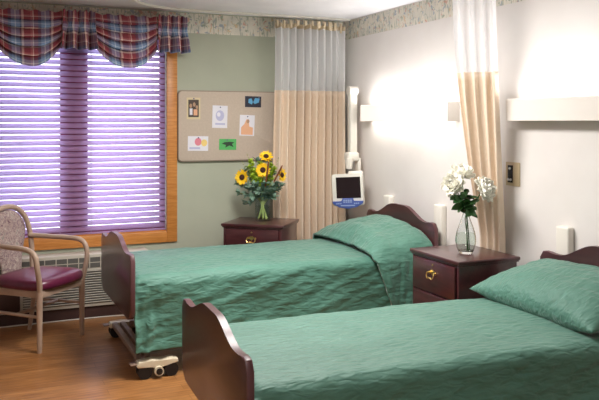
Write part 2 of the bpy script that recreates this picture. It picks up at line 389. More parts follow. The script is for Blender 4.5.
card('drawing_sheet', 212.7, 227.8, 105.5, 128, 'card_white', 'white sheet with faint lavender drawing, middle of pinboard', [('card_lav', circ(.5,.55,.28,.24), 'sketch'), ('card_white', circ(.42,.6,.12,.1), 'sketch_gap'), ('card_lav', rc(.2,.85,.14,.22), 'sketch_line')], 1.5)
card('butterfly_photo', 245.4, 261.5, 96.2, 107.2, 'card_dark', 'dark postcard with a blue butterfly, top right on pinboard',
     [('card_blue', [(.5,.45),(.62,.85),(.9,.8),(.85,.45),(.6,.3)], 'wing'), ('card_blue', [(.48,.45),(.4,.8),(.22,.75),(.2,.4),(.42,.25)], 'wing')], 1, ((.85,.88),), 'postcard')
card('figure_drawing', 240, 254.8, 115, 135.8, 'card_white', 'white sheet with pale orange figure drawing, right of the white drawing', [('card_orange', [(.1,.05),(.9,.05),(.9,.4),(.65,.45),(.6,.75),(.45,.8),(.3,.55),(.1,.4)], 'figure'), ('card_skin', circ(.55,.7,.1,.1), 'head')], 2)
card('balloon_card', 188.2, 208.6, 136.3, 151, 'card_white', 'white card with pink and yellow balls, bottom left on pinboard', [('card_pink', circ(.5,.62,.17,.27), 'pink_ball'), ('card_yellow', circ(.8,.55,.15,.24), 'yellow_ball'), ('card_lav', rc(.08,.6,.12,.25), 'lettering_band')], 1, ((.5,.9),))
card('green_card', 219.5, 236.6, 139, 150, 'card_green', 'bright green card with a dark lizard shape, bottom centre of pinboard', [('card_dkgreen', [(.15,.55),(.4,.45),(.35,.2),(.6,.4),(.85,.25),(.75,.55),(.9,.7),(.6,.75),(.3,.7)], 'animal')], 1, ((.45,.9),))

# ------------------------------------------------------------------ heater
he = thing('wall_heater', 'cream through-wall heater with louvered front under the window', 'heater', (0, 0, 0))
hx0, hx1, hy = .02, 1.285, 5.96
bm = new(); box(bm, hx0, hx1, hy, WY-.023, .09, .50, .008); obj('cabinet', bm, 'heater', he)
bm = new(); box(bm, hx0+.02, hx1-.0, hy+.02, WY-.02, 0, .09); obj('kick_base', bm, 'base', he)
bm = new(); box(bm, hx0+.03, hx1-.03, hy-.004, hy+.003, .395, .475)
obj('discharge_vent', bm, 'heaterdk', he)
bm = new()
for i in range(15): xx = hx0+.05+i*(hx1-hx0-.1)/14; box(bm, xx-.0035, xx+.0035, hy-.007, hy-.003, .395, .475)
box(bm, hx0+.03, hx1-.03, hy-.0068, hy-.004, .432, .438)
obj('vent_grid', bm, 'heater', he, smooth=False)
bm = new(); box(bm, .33, hx1-.03, hy-.002, hy+.002, .115, .375); obj('grille_recess', bm, 'heaterdk', he, smooth=False)
bm = new()
for i in range(14):
    zc = .125+i*.0187; mt = Matrix.Translation((0, hy-.006, zc)) @ Matrix.Rotation(R(-35), 4, 'X'); box(bm, .33, hx1-.03, -.008, .008, -.002, .002, mtx=mt)
obj('louvers', bm, 'heater', he, smooth=False)
bm = new(); box(bm, hx0+.015, .31, hy-.01, hy, .1, .375, .004); obj('access_panel', bm, 'base', he)  # plain dark brown panel filling the end left of the louvers
bm = new(); tube(bm, [(-.5,5.9,.006),(0,5.93,.006),(.45,5.945,.006),(.95,5.94,.006),(1.2,5.9,.006),(1.45,5.95,.006),(1.75,6.05,.006)], .005, 8); T(obj('power_cable', bm, 'cable'), 'pale cable lying on the floor along the heater base', 'cable')

# ------------------------------------------------------------------ nightstands
def nightstand(label, loc, rz, hgt):
    t = thing('nightstand', label, 'nightstand', (loc[0], loc[1], 0), rz, 'mahogany nightstands')
    W, D = .53, .45; w2, d2 = W/2, D/2; bw, bd = w2-.018, d2-.014
    bm = new(); box(bm, -w2, w2, -d2, d2, hgt-.022, hgt, .006, 3); box(bm, -w2+.008, w2-.008, -d2+.008, d2-.004, hgt-.032, hgt-.022, .003); obj('top', bm, 'mahog', t)
    bm = new(); box(bm, -bw, -bw+.018, -bd, bd, .05, hgt-.032, .002); box(bm, bw-.018, bw, -bd, bd, .05, hgt-.032, .002)
    box(bm, -bw+.018, bw-.018, bd-.012, bd, .05, hgt-.032); box(bm, -bw+.018, bw-.018, -bd+.02, bd-.012, .05, .07)
    box(bm, -bw+.018, bw-.018, -bd+.004, -bd+.02, .05, hgt-.032)
    obj('body', bm, 'mahog', t)
    bm = new(); box(bm, -bw-.006, bw+.006, -bd-.006, bd, 0, .055, .004); obj('plinth', bm, 'mahog', t)
    dh = (hgt-.032-.075)/3
    for k in range(3):
        z0_ = .07+k*dh+.006; z1_ = z0_+dh-.01
        bm = new(); box(bm, -bw+.024, bw-.024, -bd-.014, -bd+.004, z0_, z1_, .006, 2)
        d = obj('drawer', bm, 'mahog', t)
        zc = (z0_+z1_)/2+.008; bm = new()
        zc += .012
        half = [(0,.022),(.006,.026),(.012,.018),(.020,.021),(.026,.012),(.036,.016),(.040,.006),(.036,-.003),(.027,.000),(.020,.004),(.013,-.001),(.008,-.004),(0,-.010)]
        pts = half+[(-x, z) for x, z in half[-2:0:-1]]
        prism(bm, [(x, zc+z) for x, z in pts], 'y', -bd-.0165, -bd-.013)
        for s in (-1, 1): cyl(bm, (s*.032, -bd-.016, zc+.007), (s*.032, -bd-.034, zc+.007), .006, n=12)
        tube(bm, [(-.034,-bd-.032,zc+.006),(-.036,-bd-.036,zc-.012),(-.022,-bd-.040,zc-.026),(-.008,-bd-.040,zc-.020),(0,-bd-.040,zc-.023),(.008,-bd-.040,zc-.020),(.022,-bd-.040,zc-.026),(.036,-bd-.036,zc-.012),(.034,-bd-.032,zc+.006)], .0042, 8)
        obj('handle', bm, 'brass', d)
        if k == 2:
            bm = new(); cyl(bm, (0, -bd-.016, z1_-.022), (0, -bd-.012, z1_-.022), .006, n=12); obj('keyhole', bm, 'brass', d)
    return t
H1, H2 = .71, .72
nightstand('dark mahogany nightstand in the far corner under the sunflowers', (2.17, 5.765), R(-40), H1)
nightstand('dark mahogany nightstand between the beds carrying the white peonies', (2.785, 3.83), R(-90), H2)

# ------------------------------------------------------------------ beds
def board(bm, x0, th, hw, zb_, sh, rise, cut=.05):
    pts = []
    top = []
    N = 40
    for i in range(N+1):
        y = -hw+2*hw*i/N; a = abs(y)
        z = sh-.008+(.008*math.exp(-((a-(hw-.055))/.035)**2))+rise*sst(.36, .08, a)*1.0
        if a > hw-.035: q = (a-(hw-.035))/.035; z -= .035*(1-math.sqrt(max(0, 1-q*q)))
        top.append((y, z))
    bot = [(hw, zb_+cut*1.6), (hw-.008, zb_+cut), (hw-.03, zb_+cut*.5), (hw-.07, zb_+.008), (hw-.1, zb_)]
    pts = top + bot + [(-y, z) for y, z in bot[::-1]]
    prism(bm, pts, 'x', x0, x0+th, 0, mis=1, bev=.006)
def bed(label, loc, rz, dz, L, sh_h, fh=.515, fs=.135, hh=.515):
    """local x: foot face at 0 -> head; y across; dz: mattress top height"""
    t = thing('hospital_bed', label, 'bed', (loc[0], loc[1], 0), rz, 'adjustable beds')
    bm = new(); board(bm, 0, .03, fh, dz-.265, dz+fs, .070); obj('footboard', bm, ['lam', 'lam_edge'], t)
    bm = new(); board(bm, L, .03, hh, dz-.4, sh_h, .092); obj('headboard', bm, ['lam', 'lam_edge'], t)
    zf = dz-.24
    bm = new(); box(bm, .05, L-.02, -.43, .43, dz-.19, dz-.03, .04, 4); obj('mattress', bm, 'card_white', t)
    bm = new()
    for s in (-1, 1): box(bm, .03, L, s*.40-.02, s*.40+.02, zf, dz-.19, .004)
    for x in (.06, .7, 1.4, L-.08): box(bm, x, x+.04, -.38, .38, zf+.005, dz-.195, .003)
    obj('deck_frame', bm, 'frame', t)
    # lower base: long rails, cross rails at foot and head, caster brackets
    bm = new()
    for s in (-1, 1): box(bm, .16, L-.15, s*.30-.02, s*.30+.02, .10, .15, .004)
    for a in (.055, .11, L-.14): box(bm, a, a+.035, -.40, .40, .085, .12, .006)
    for s in (-1, 1): tube(bm, [(.25, s*.30, .14), (.55, s*.33, zf+.01)], .018, 8, sm=0); tube(bm, [(L-.25, s*.30, .14), (L-.6, s*.33, zf+.01)], .018, 8, sm=0)
    obj('base_rails', bm, 'frame', t)
    for xe in (.09, L-.22):
        for s in (-1, 1):
            y = s*.47
            bm = new(); pts = [(xe-.05,.082),(xe-.035,.104),(xe+.05,.110),(xe+.1,.098),(xe+.16,.108),(xe+.2,.1),(xe+.2,.08),(xe+.13,.075),(xe+.1,.06),(xe+.06,.06),(xe+.03,.075),(xe-.04,.07)]
            prism(bm, pts, 'y', y-.04, y+.04, bev=.005); br_ = obj('caster_bracket', bm, 'cream', t)
            for dx in (0, .16):
                bm = new()
                cyl(bm, (xe+dx, y-.038, .042), (xe+dx, y-.014, .042), .042, n=24); cyl(bm, (xe+dx, y+.014, .042), (xe+dx, y+.038, .042), .042, n=24)
                cyl(bm, (xe+dx, y-.02, .042), (xe+dx, y+.02, .042), .018, n=12); cyl(bm, (xe+dx, y, .05), (xe+dx, y, .085), .012, n=10)
                obj('caster', bm, 'black', br_)
            bm = new(); cyl(bm, (xe+.08, y-.06, .045), (xe+.08, y-.038, .045), .028, n=24); cyl(bm, (xe+.08, y-.066, .045), (xe+.08, y-.058, .045), .019, n=16, mi=1); obj('brake_hub', bm, ['cream','black'], br_)
            bm = new(); box(bm, xe-.085, xe-.045, y-.03, y+.03, .085, .095, .004); obj('brake_pedal', bm, 'frame', br_)
    return t
B1 = ((.832, 4.915), R(.5), .61, 2.15, .812)
B2 = ((.885, 2.955), R(-2.1), .58, 2.1, .792)
bed('mahogany-ended hospital bed nearer the window, low caster base showing', *B1, fh=.522, hh=.495)
bed('mahogany-ended hospital bed in the foreground with footboard at bottom centre', *B2, fs=.118)

def cover(name, label, B, hem, hw=.475, x0=.035, x1=None, seed=0, lumps=None):
    (lx, ly), rz, dz, L, _ = B; x1 = x1 or L-.005
    t = bpy.data.objects
    bm = new(); far, near = dz-.30, hem; r = .075
    top_w = 2*(hw-r); arc = r*pi/2; dn, df = dz-r-near, dz-r-far; tot = dn+arc+top_w+arc+df
    nu, nv = 300, 200
    def prof(q):
        if q < dn: return -hw, near+q, 0, 1-q/dn                     # near side
        q -= dn
        if q < arc: a = q/r; return -hw+r-r*cos(a), dz-r+r*sin(a), sin(a), 0
        q -= arc
        if q < top_w: return -hw+r+q, dz, 1, 0
        q -= top_w
        if q < arc: a = q/r; return hw-r+r*sin(a), dz-r+r*cos(a), cos(a), 0
        q -= arc
        return hw, dz-r-q, 0, q/df
    def f(s, tt):
        x = x0+(x1-x0)*s; y, z, up, dep = prof(tot*tt)
        side = -1 if y < 0 else 1
        # foot-end rounding
        e = max(0, (.05-(x-x0))/.05); z -= .03*e*e*up
        # pads / puckers
        pk = .0032*nz(x*16+seed, y*42, seed)+.006*nz(x*4+seed, y*5, 3)
        z += (pk+.012*nz(x*1.3, y*2+seed, 9)+.008*math.exp(-((y)/.3)**2)-.004)*up
        # side folds
        k = (1-up)
        w = .018*nz(x*2.2+z*3.0, z*2.0+seed, 5)+.010*nz(x*3+seed, z*16-x*5, 1)+.004*nz(x*14, z*34, 2)
        drape = .016*sin(x*9+seed+1.5*nz(x*2, 0, 4))*dep*sst(x0, x0+.3, x)+.02*dep
        cornerf = .03*math.exp(-((x-x0)/.14)**2)*nz(z*5, x*22, seed)*k
        y += side*(w+drape+cornerf)*k
        z += .015*nz(x*2.5, side, seed)*dep
        # tuck in at the foot end lower down
        x += .0
        return Vector((x, y, z))
    grid(bm, nu, nv, f)
    o = obj(name, bm, 'green', ang=180); o.location = (lx, ly, 0); o.rotation_euler = (0,0,rz)
    # end flaps
    solid(o, .008, 1 if False else -1)
    T(o, label, 'bedspread', 'green bedspreads'); return o
cover('bedspread', 'green crinkled bedspread on the bed nearer the window, hanging almost to floor', B1, .155, seed=3)
cover('bedspread', 'green crinkled bedspread on the foreground bed, dimpled all over the top', B2, .33, seed=11)

# pillows
def pillow_shape(bm, L, W, Hh, seed, n=72):
    """closed pillow, lying flat: x depth, y length"""
    def half(sg):
        def f(s, t):
            a, b = 2*s-1, 2*t-1
            h = ((1-abs(a)**2.6)*(1-abs(b)**2.8))**.55 if abs(a) < 1 and abs(b) < 1 else 0
            px = a*W/2*(1-.07*(1-b*b)*abs(a)**3) ; py = b*L/2*(1-.06*(1-a*a)*abs(b)**3)
            wr = (.010*nz(px*9+seed, py*9, sg)+.005*nz(px*40+py*14, py*12, seed))*min(1, h*2)
            wr += .006*nz(px*10, py*34, seed+2)*math.exp(-((abs(a)-.75)/.2)**2)
            return Vector((px, py, sg*(Hh/2*h+wr*(h > 0))))
        return f
    grid(bm, n, n, half(1)); grid(bm, n, n, half(-1)); bmesh.ops.remove_doubles(bm, verts=bm.verts, dist=.0015)
bm = new(); pillow_shape(bm, .93, .56, .225, 4)
o = obj('pillow', bm, 'green', ang=180); T(o, 'plump green pillow at the head of the foreground bed', 'pillow')
o.location = (2.76, 2.915, .662); o.rotation_euler = (0, R(-11), R(-2))
# sham / blanket over pillow of the far bed
bm = new(); xs0, xs1 = 2.50, 2.965; yc = 4.93; hw = .50; zt = .62
def f(s, t):
    n_ = 0
    dn, wd, df = .46, 2*hw, .16; tot = dn+wd+df; q = tot*t
    x = xs0+(xs1-xs0)*s
    edge = sst(0, .30, s)                      # rise from fold
    if q < dn: y = yc-hw; z = zt-.0-(dn-q); k = 0; dep = (dn-q)/dn
    elif q < dn+wd: y = yc-hw+(q-dn); z = zt; k = 1; dep = 0
    else: y = yc+hw; z = zt-(q-dn-wd); k = 0; dep = (q-dn-wd)/df*.4
    b = (y-yc)/hw
    dome = max(0, 1-abs(b)**2.6)**.7
    pil = .15*dome*(sst(-.08, .30, s)*.72+.28*sst(.25, .8, s))*(1-.25*sst(.85, 1, s))
    if k: z += pil+.016*dome+.012*nz(x*7, y*7, 1)+.005*nz(x*30, y*26, 2)
    rr = .05
    if k and y-(yc-hw) < rr: a = 1-(y-(yc-hw))/rr; z -= rr*(1-math.sqrt(max(0, 1-a*a)))*.9
    if not k and y < yc:
        x += dep*.16*(1-s*.75); y -= .012+.018*nz(x*11, z*3, 4)+.010*nz(x*26, z*9, 7)+.02*dep; z -= .045
    if not k and y > yc: z -= .03; y += .01
    if k: x += -.05*sst(.3, -1, b)*0+.03*nz(y*3, 0, 8)*(1-s)
    # front hem puffs forward over the crease
    if s < .12 and k: z -= (.12-s)/.12*.012; 
    return Vector((x, y, z))
grid(bm, 90, 170, f)
o = obj('blanket_fold', bm, 'green', ang=180); solid(o, .022, 1)
T(o, 'green blanket folded over the pillow of the window-side bed', 'blanket')

# ------------------------------------------------------------------ wall bumpers, switch plate, fixtures
for y, lb in ((5.285, 'small white wall bumper half hidden behind the far headboard centre'), (4.55, 'white wall bumper beside the near end of the far headboard'), (3.30, 'white wall bumper above the foreground headboard')):
    bm = new(); box(bm, WX-.05, WX, y-.05, y+.05, .35, .93, .012, 3); T(obj('wall_bumper', bm, 'plastic'), lb, 'bumper', 'bed bumpers on the white wall')
t = thing('switch_plate', 'brass wall plate with black switch panel beside the curtain', 'switch', (WX, 3.775, 1.2))
bm = new(); box(bm, -.008, 0, -.066, .066, -.075, .075, .003); obj('plate', bm, 'gold', t)
bm = new(); box(bm, -.012, -.008, -.004, .042, -.055, .055, .001); obj('switch_panel', bm, 'black', t)
for yy, zz in ((.018,.035), (.010,-.036), (.034,-.036)):
    bm = new(); cyl(bm, (-.011, yy, zz), (-.02, yy, zz), .008, .007, 14); obj('knob', bm, 'white', t)
def fixture(y0, y1, label, lit):
    t = thing('wall_light', label, 'light', (WX, (y0+y1)/2, 1.6), 0, 'bed lights on the white wall'); h = (y1-y0)/2; d = .10
    bm = new(); box(bm, -.012, 0, -h, h, -.06, .065); obj('backplate', bm, 'fix', t, smooth=False)
    bm = new(); prism(bm, [(-d,-.062),(-d,.068),(-d+.006,.074),(-d+.010,.066),(-d+.010,-.062)], 'y', -h, h)
    obj('front_cover', bm, 'diff1' if lit else 'fix', t, smooth=False)
    for s in (-1, 1):
        bm = new(); box(bm, -d, 0, s*h-.004, s*h+.004, -.064, .072, .002); obj('end_cap', bm, 'fix', t)
    bm = new(); cyl(bm, (-.055, -h+.03, .0), (-.055, h-.03, .0), .013, n=12); obj('lamp_tube', bm, 'diff2', t)
    if not lit: bm = new(); box(bm, -d+.01, -.012, -h+.01, h-.01, -.062, -.055); obj('bottom_tray', bm, 'fix', t, smooth=False)
fixture(4.35, 5.63, 'long white wall light above the far bed, glowing', True)
fixture(2.42, 3.72, 'long white wall light above the foreground bed, shining upward', False)
def area(name, loc, rot, sx, sy, e, col=(1,1,1)):
    l = bpy.data.lights.new(name, 'AREA'); l.shape = 'RECTANGLE'; l.size = sx; l.size_y = sy; l.energy = e; l.color = col
    o = bpy.data.objects.new(name, l); C.objects.link(o); o.location = loc; o.rotation_euler = rot; return o
area('wall_light_up', (WX-.062, 4.99, 1.655), (pi, R(-28), 0), .06, 1.18, 5.5, (1,.98,.98))
area('wall_light_down', (WX-.05, 4.99, 1.55), (0, 0, 0), .05, 1.18, 1.8, (1,.95,.88))
area('wall_light_up', (WX-.062, 3.07, 1.655), (pi, R(-28), 0), .06, 1.2, 6.5, (1,.98,.98))

# ------------------------------------------------------------------ added fill lights (unseen ceiling panels put in to brighten the room)
for i, (x, y, e) in enumerate(((1.55, 3.9, 64), (.2, .8, 16))):
    t = thing('ceiling_light', ['square flush ceiling light panel over the middle of the room', 'square flush ceiling light panel near the room entrance'][i], 'light', (x, y, H), 0)
    bm = new(); box(bm, -.32, .32, -.62, .62, -.03, 0, .004); obj('housing', bm, 'fix', t)
    bm = new(); box(bm, -.29, .29, -.59, .59, -.034, -.028); obj('diffuser', bm, 'panel', t, smooth=False)
    area('ceiling_lamp', (x, y, H-.04), (0,0,0), .58, 1.18, e, (1,.97,.94))

# ------------------------------------------------------------------ tracks & curtains
t = thing('curtain_track', 'white ceiling curtain track curving away near the window', 'curtain track', (0,0,0))
bm = new(); tube(bm, [(3.1,5.96,H-.008),(2.6,5.96,H-.008),(2.0,5.97,H-.008),(1.55,5.96,H-.008),(1.3,5.88,H-.008),(1.12,5.68,H-.008),(1.03,5.4,H-.008),(1.0,4.9,H-.008),(1.0,4.0,H-.008)], .011, 8); obj('rail', bm, 'plastic', t)
t = thing('curtain_track', 'white ceiling curtain track above the near curtain', 'curtain track', (0,0,0))
bm = new(); tube(bm, [(2.95,3.62,H-.008),(2.7,3.87,H-.008),(2.3,4.05,H-.008),(1.8,4.1,H-.008)], .011, 8); obj('rail', bm, 'plastic', t)

def curtain(label, line, nf, amp, zsplit, ztop, zbot, seed, ph=0):
    t = thing('privacy_curtain', label, 'curtain', (0,0,0), 0, 'tan privacy curtains with net tops')
    def f0(s, z):
        a, b = line(z); a, b = Vector(a), Vector(b); d = b-a; nrm = Vector((-d.y, d.x)).normalized()
        sw = s+.02*nz(s*5, seed, 1)+.012*nz(s*7, z*.7, seed); A = amp*(.75+.5*nz(s*4, seed, 3)+.12*(1.8-z))
        p = a+d*sw+nrm*A*(sin(2*pi*nf*s+ph+.5*nz(s*3, z*.5, seed))+.25*sin(4*pi*nf*s+seed))
        return Vector((p.x, p.y, z))
    N = nf*22
    bm = new(); grid(bm, N, 14, lambda s, q: f0(s, ztop-.05-(ztop-.05-zsplit)*q)); obj('net_panel', bm, 'net', t, ang=180)
    bm = new(); grid(bm, N, 34, lambda s, q: f0(s, zsplit+.006-(zsplit+.006-zbot)*q)); o = obj('cloth_panel', bm, 'tan', t, ang=180); solid(o, .003, 0)
    bm = new(); grid(bm, N, 3, lambda s, q: f0(s, ztop-.03-.035*q-.012*abs(sin(pi*nf*s*1.5)))); o = obj('header_band', bm, 'hdr', t, ang=180); solid(o, .003, 0)
    for i in range(nf+1):
        p = f0(min(1, (i+.25)/(nf+1)), ztop-.02); bm = new(); dd = random.uniform(.05,.10); ww = random.uniform(.008,.018); box(bm, p.x-ww, p.x+ww, p.y-.048, p.y-.03, ztop-dd, ztop-.01, .005); cyl(bm, (p.x, p.y, ztop-.02), (p.x, p.y, H-.016), .002, n=6); obj('hook_tab', bm, 'hdr', t)
    return t
def line1(z):
    return (2.385-.02*sst(2.0, 1.0, z), 5.99), (3.065, 5.985)
curtain('tan and white net curtain bunched in the room corner behind the monitor', line1, 10, .045, 1.80, 2.425, .12, 3)
def line2(z):
    k = max(0, min(1, (2.35-z)/1.55)); a = Vector((2.73, 3.87)); b = Vector((2.905, 3.67)); a2 = Vector((3.045, 4.01)); b2 = Vector((3.06, 3.775))
    p = a.lerp(a2, k**1.6); q = b.lerp(b2, k**1.2); return p, q
curtain('tan and white net curtain tucked behind the nightstand between the beds', line2, 4, .022, 1.835, 2.425, .12, 8)

# ------------------------------------------------------------------ bedside monitor on arm
mo = thing('bedside_monitor', 'white bedside monitor hanging on a wall arm by the curtain', 'monitor', (3.0, 5.72, 0))
bm = new(); tube(bm, [(0,.0,1.80),(.06,.12,1.80),(.125,.24,1.80)], .022, 12, sm=0); cyl(bm, (.118,.235,1.80), (.13,.235,1.80), .045, n=20); obj('wall_bracket', bm, 'plastic', mo)
bm = new(); box(bm, -.035, .035, -.03, .03, 1.24, 1.80, .012, 3); obj('support_arm', bm, 'plastic', mo)
bm = new(); cyl(bm, (-.04, 0, 1.80), (.04, 0, 1.80), .04, n=20); obj('upper_joint', bm, 'plastic', mo)
bm = new(); box(bm, -.07, .04, -.06, .03, 1.19, 1.27, .018, 3); cyl(bm, (-.06, -.05, 1.13), (-.06, -.05, 1.22), .028, .035, 18)
box(bm, .03, .06, -.05, .02, .98, 1.22, .01, 3)
obj('lower_joint', bm, 'plastic', mo)
ang = R(-38); fc = Matrix.Translation((-.135, -.18, .955)) @ Matrix.Rotation(ang, 4, 'Z') @ Matrix.Rotation(R(-3), 4, 'Y')
def inm(o): o.matrix_local = fc; return o
bm = new(); prism(bm, rrect(-.13, .13, -.125, .14, .015), 'y', -.022, .03, bev=.006); h_ = inm(obj('monitor_housing', bm, 'plastic', mo))
bm = new(); box(bm, -.095, .11, -.025, -.021, -.06, .115); s_ = obj('screen', bm, 'screen', h_, smooth=False)
bm = new(); prism(bm, [(-.13,-.085),(-.05,-.085),(-.045,-.06),(.045,-.06),(.05,-.085),(.13,-.085),(.125,-.105),(.075,-.135),(.0,-.148),(-.075,-.135),(-.125,-.105)], 'y', -.045, -.015, bev=.004); kp = obj('keypad', bm, 'bluekey', h_)
bm = new()
for i in range(4):
    for j in range(2): box(bm, -.036+i*.019, -.022+i*.019, -.048, -.044, -.082-j*.014, -.072-j*.014)
for s in (-1, 1):
    for i in range(3): box(bm, s*.075-.022+i*.016, s*.075-.011+i*.016, -.048, -.044, -.108, -.098)
box(bm, -.06, .06, -.048, -.044, -.124, -.116)
obj('keys', bm, 'bluekeylt', kp, smooth=False)
bm = new(); box(bm, .0, .125, .03, .06, .0, .16, .01, 3); obj('rear_mount', bm, 'plastic', h_)

# ------------------------------------------------------------------ chair
ch = thing('armchair', 'bent-wood armchair with plum seat and paisley back by the window', 'chair', (.405, 5.50, 0), R(46))
w2, d2 = .225, .20
def seat_out(k=1, n=40):
    out = []
    for i in range(n):
        a = 2*pi*i/n; c, s = cos(a), sin(a); e = 2/3.6
        x = math.copysign(abs(c)**e, c)*.25*k; y = math.copysign(abs(s)**e, s)*.235*k; x *= 1-.10*(y/.235); out.append((x, y-.01))
    return out
bm = new(); prev = None
for k, z in ((.9,.405),(1,.415),(1.02,.435),(1.0,.46),(.92,.476),(.7,.486),(.35,.49)):
    ring = [bm.verts.new((x, y, z)) for x, y in seat_out(k)]
    if prev:
        for i in range(len(ring)): bm.faces.new((prev[i], prev[(i+1)%40], ring[(i+1)%40], ring[i]))
    else: bm.faces.new(ring[::-1])
    prev = ring
bm.faces.new(prev); obj('seat', bm, 'vinyl', ch, ang=60)
bm = new()
box(bm, -w2, w2, -d2-.012, -d2+.012, .36, .408, .004); box(bm, -w2+.02, w2-.02, d2-.012, d2+.012, .36, .408, .004)
for s in (-1, 1): box(bm, s*(w2-.01)-.011, s*(w2-.01)+.011, -d2, d2, .36, .408, .004)
obj('seat_frame', bm, 'beech', ch)
lr = .019
for s in (-1, 1):
    bm = new(); tube(bm, [(s*w2, -d2, 0), (s*w2, -d2, .2), (s*w2, -d2, .40)], lambda t: .016+.006*t, 12); obj('leg', bm, 'beech', ch)
    bm = new(); tube(bm, [(s*(w2-.02), d2+.05, 0), (s*(w2-.02), d2+.015, .2), (s*(w2-.02), d2, .40)], lambda t: .015+.005*t, 12); obj('leg', bm, 'beech', ch)
    bm = new(); tube(bm, [(s*w2, -d2, .39), (s*(w2+.015), -d2-.012, .46), (s*(w2+.04), -d2-.015, .56), (s*(w2+.042), -d2, .64), (s*(w2+.04), -d2+.05, .678), (s*(w2+.03), -.06, .688), (s*(w2+.02), .06, .69), (s*(w2-.005), d2-.01, .695), (s*(w2-.03), d2+.045, .70)], .018, 12); obj('arm', bm, 'beech', ch)
    bm = new(); tube(bm, [(s*(w2-.002), -d2, .235), (s*(w2-.02), d2+.01, .235)], .011, 10, sm=0); obj('stretcher', bm, 'beech', ch)
bm = new(); tube(bm, [(-(w2-.01), 0, .235), (w2-.01, 0, .235)], .011, 10, sm=0); obj('stretcher', bm, 'beech', ch)
bz = lambda z: d2+.0+.13*(z-.42)
pts = []
for s, zz in ((-.195,.38),(-.205,.5),(-.215,.62),(-.21,.74),(-.175,.84),(-.10,.905),(0,.925),(.10,.905),(.175,.84),(.21,.74),(.215,.62),(.205,.5),(.195,.38)): pts.append((s, bz(zz)+.012, zz))
bm = new(); tube(bm, pts, .019, 12, sm=5, ref=(0,1,0)); obj('back_frame', bm, 'beech', ch)
def outw(z):
    k = (z-.44)/.465
    w_ = .10+.085*sst(.05, .75, k)
    if k > .6: w_ *= math.sqrt(max(0, 1-((k-.6)/.4)**2.4))
    return w_
bm = new()
for sg in (-1, 1):
    def f(s, t):
        z = .44+.465*t*.999; w_ = outw(z); a = 2*s-1; th = .022*(1-abs(a)**4)*min(1, math.sqrt(max(0, 1-t))*3)*min(1, .3+t*8)
        return Vector((a*w_, bz(z)+.0-.02*cos(a*1.2)+.03+sg*th, z))
    grid(bm, 24, 34, f)
bmesh.ops.remove_doubles(bm, verts=bm.verts, dist=.0008); obj('backrest', bm, 'paisley', ch, ang=180)

# ------------------------------------------------------------------ flowers
ROT = R(-23.6)
def frame_pt(base, dx, dz, dy=0):       # right / up / away as seen from the room's middle
    return Vector((base[0]+dx*.9164+dy*.4003, base[1]-dx*.4003+dy*.9164, base[2]+dz))
def petal(bm, M4, L, W, cup, curl, mi=0, nu=3, nv=5, tip=.6):
    def f(s, t):
        a = 2*s-1; w_ = W*(sin(pi*min(1, t*.92+.08)**tip)**.8+.08)*.5
        return M4 @ Vector((a*w_, t*L*cos(curl*t), cup*a*a*W+L*sin(curl*t)*t*.6))
    grid(bm, nu, nv, f, mi=mi)
def dirm(p, n_, spin=0):
    return Matrix.Translation(p) @ Vector(n_).normalized().to_track_quat('Z', 'Y').to_matrix().to_4x4() @ Matrix.Rotation(spin, 4, 'Z')
def camdir(r_, up, fw): return Vector((r_*.9164+fw*.4003, -r_*.4003+fw*.9164, up))
def sunflower(base, dx, dz, dy, n_, rad, label):
    p = frame_pt(base, dx, dz, dy); n_ = n_.normalized()
    t = thing('sunflower', label, 'flower', p, 0, 'sunflowers in the glass vase')
    b0 = frame_pt(base, random.uniform(-.04,.04), .015, random.uniform(-.03,.03))-p; mid = frame_pt(base, dx*.12, .235, dy*.15)-p
    bm = new(); tube(bm, [b0, b0.lerp(mid, .5), mid, -n_*.05+mid*.12, -n_*.006], .0042, 8); obj('stem', bm, 'stem', t)
    bm = new(); m4 = dirm(Vector((0,0,0)), n_)
    lathe(bm, [(0,.016),(rad*.2,.015),(rad*.36,.009),(rad*.40,0),(rad*.3,-.008),(0,-.010)], 20)
    for v in bm.verts: v.co = m4 @ v.co
    obj('disc', bm, 'sundisc', t)
    bm = new()
    for lay in range(2):
        for i in range(15):
            mm = m4 @ Matrix.Rotation(2*pi*(i+.5*lay)/15+random.uniform(-.08,.08), 4, 'Z') @ Matrix.Translation((0, rad*.3, -.002-.003*lay)) @ Matrix.Rotation(random.uniform(.0,.45)-.1*lay, 4, 'X')
            petal(bm, mm, rad*.78*random.uniform(.9,1.08), rad*.34, .12, random.uniform(-.2,.3))
    obj('petals', bm, 'yellow', t, ang=180)
    bm = new()
    for i in range(10): petal(bm, m4 @ Matrix.Rotation(2*pi*i/10, 4, 'Z') @ Matrix.Translation((0, .004, -.012)), rad*.5, rad*.25, .1, 0)
    obj('sepals', bm, 'leaf', t, ang=180)
